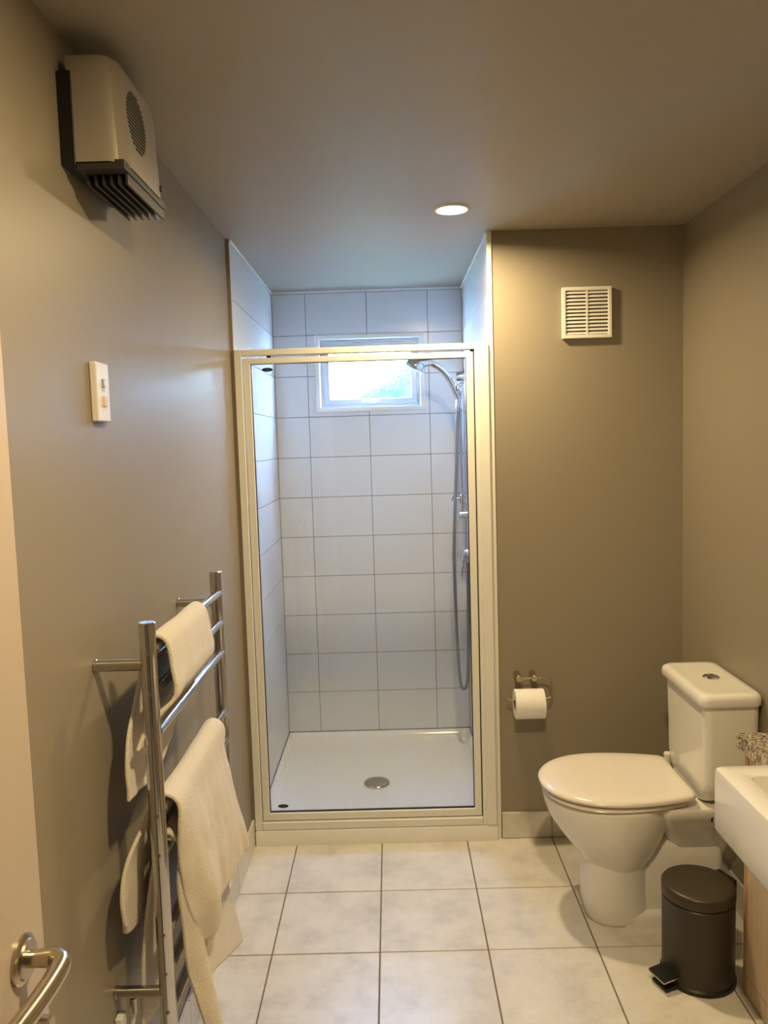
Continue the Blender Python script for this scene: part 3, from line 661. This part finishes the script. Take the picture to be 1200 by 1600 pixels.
# ------------------------------------------------------------------ pedal bin
bc = Vector((0.846, 2.163, 0)); br_ = 0.099
pb = thing('pedal_bin', tuple(bc), 'dark brown round metal pedal bin beside the toilet', 'bin')
obj('base_ring', lathe(B(), bc, (0, 0, 1), [(0.100, 0), (0.1035, 0.003), (0.1035, 0.012), (0.099, 0.017), (0.0, 0.017)], 56), 'black', pb, smooth=35)
obj('body', lathe(B(), bc, (0, 0, 1), [(br_, 0.015), (br_, 0.240), (br_-0.003, 0.243)], 64), 'bin', pb, smooth=35)
obj('shadow_gap', lathe(B(), bc, (0, 0, 1), [(br_-0.004, 0.240), (br_-0.004, 0.249)], 56), 'black', pb, smooth=35)
obj('lid', lathe(B(), bc, (0, 0, 1), [(br_-0.001, 0.2465), (br_+0.0015, 0.248), (br_+0.0015, 0.274), (br_-0.001, 0.278), (br_-0.008, 0.281), (0.06, 0.2825), (0, 0.283)], 64), 'bin2', pb, smooth=35)
fw = Vector((-0.93, -0.36, 0)).normalized(); sd = Vector((-fw.y, fw.x, 0))
def obx(bm, c, hf, hs_, z0, z1, z0f=None, z1f=None):
    z0f = z0 if z0f is None else z0f; z1f = z1 if z1f is None else z1f
    P = []
    for zz, zf in ((z0, z0f), (z1, z1f)):
        for sf, s_ in ((-1,-1),(1,-1),(1,1),(-1,1)):
            q = c+fw*(sf*hf)+sd*(s_*hs_); P.append((q.x, q.y, zf if sf > 0 else zz))
    v = [bm.verts.new(p) for p in P]
    for f in [(0,3,2,1),(4,5,6,7),(0,1,5,4),(1,2,6,5),(2,3,7,6),(3,0,4,7)]: bm.faces.new([v[i] for i in f])
    return bm
pd = obj('pedal', obx(B(), bc+fw*0.118, 0.030, 0.032, 0.040, 0.044, 0.036, 0.040), 'black', pb, bevel=0.001)
obj('pedal_edge', obx(B(), bc+fw*0.120, 0.028, 0.0325, 0.034, 0.0385, 0.0305, 0.035), 'chrome2', pd)
obj('foot_plate', obx(B(), bc+fw*0.112, 0.026, 0.030, 0.001, 0.014, 0.001, 0.010), 'black', pb, bevel=0.002)
obj('hinge', obx(B(), bc-fw*0.101, 0.009, 0.034, 0.225, 0.278), 'black', pb, bevel=0.003)

# ------------------------------------------------------------------ vanity: cabinet, worktop, basin
vc = thing('vanity_cabinet', (1.02, 1.6, 0), 'pale maple vanity cabinet under the basin', 'cabinet')
VY0, VY1, VX = 1.10, 2.092, 0.945
BY0, BY1 = 1.20, 1.800
obj('body', bx(VX+0.018, XR-0.0005, VY0, VY1-0.018, 0.004, 0.620), 'wood', vc)
obj('end_panel', bx(VX+0.0005, XR-0.0005, VY1-0.0175, VY1, 0.003, 0.696), 'wood', vc, bevel=0.001)
obj('end_edge', bx(VX-0.0008, VX+0.0005, VY1-0.0175, VY1-0.0005, 0.003, 0.696), 'wood_edge', vc)
obj('upper_rail', bx(VX+0.002, XR-0.0005, BY1+0.006, VY1-0.018, 0.6205, 0.696), 'wood', vc)
for a, b in ((VY0+0.003, 1.58), (1.584, VY1-0.021)):
    d_ = obj('door', bx(VX, VX+0.0175, a, b, 0.06, 0.616), 'wood', vc, bevel=0.0015)
    obj('handle', rd((VX-0.012, (a+b)/2-0.05, 0.56), (VX-0.012, (a+b)/2+0.05, 0.56), 0.005, 12), 'chrome2', d_, smooth=40)
obj('plinth', bx(VX+0.001, VX+0.0175, VY0+0.003, VY1-0.021, 0.003, 0.057), 'wood', vc)
wt = tag(obj('worktop', cells((0.927, XR-0.0005, VY0-0.02, 2.108), [(0.90, 1.06, BY0-0.003, BY1+0.003)], lambda a, b, k: (a, b, 0.6975+0.040*k)), 'granite', bevel=0.002), 'speckled brown granite worktop beside the basin', 'worktop')
bs = thing('wash_basin', (0.87, 1.5, 0.63), 'white rectangular ceramic basin projecting from the granite worktop', 'basin')
bcx, bcy, bhx, bhy = (0.738+1.055)/2, (BY0+BY1)/2, (1.055-0.738)/2, (BY1-BY0)/2
f_ = lambda i, r, z: rrect(bcx, bcy, bhx-i, bhy-i, r, z, 6)
bm = loft(B(), [f_(0.02, 0.012, 0.6235), f_(0.004, 0.012, 0.626), f_(0.0, 0.012, 0.634), f_(0.0, 0.012, 0.770), f_(0.002, 0.012, 0.777), f_(0.008, 0.012, 0.781), f_(0.052, 0.015, 0.781), f_(0.058, 0.018, 0.777), f_(0.068, 0.02, 0.70), f_(0.09, 0.03, 0.672), f_(0.13, 0.02, 0.668)])
obj('bowl', bm, 'ceramic', bs, smooth=40)
obj('waste', lathe(B(), (bcx, bcy, 0.667), (0, 0, 1), [(0.022, 0), (0.022, 0.004), (0.018, 0.006), (0, 0.005)], 24), 'chrome', bs, smooth=30)
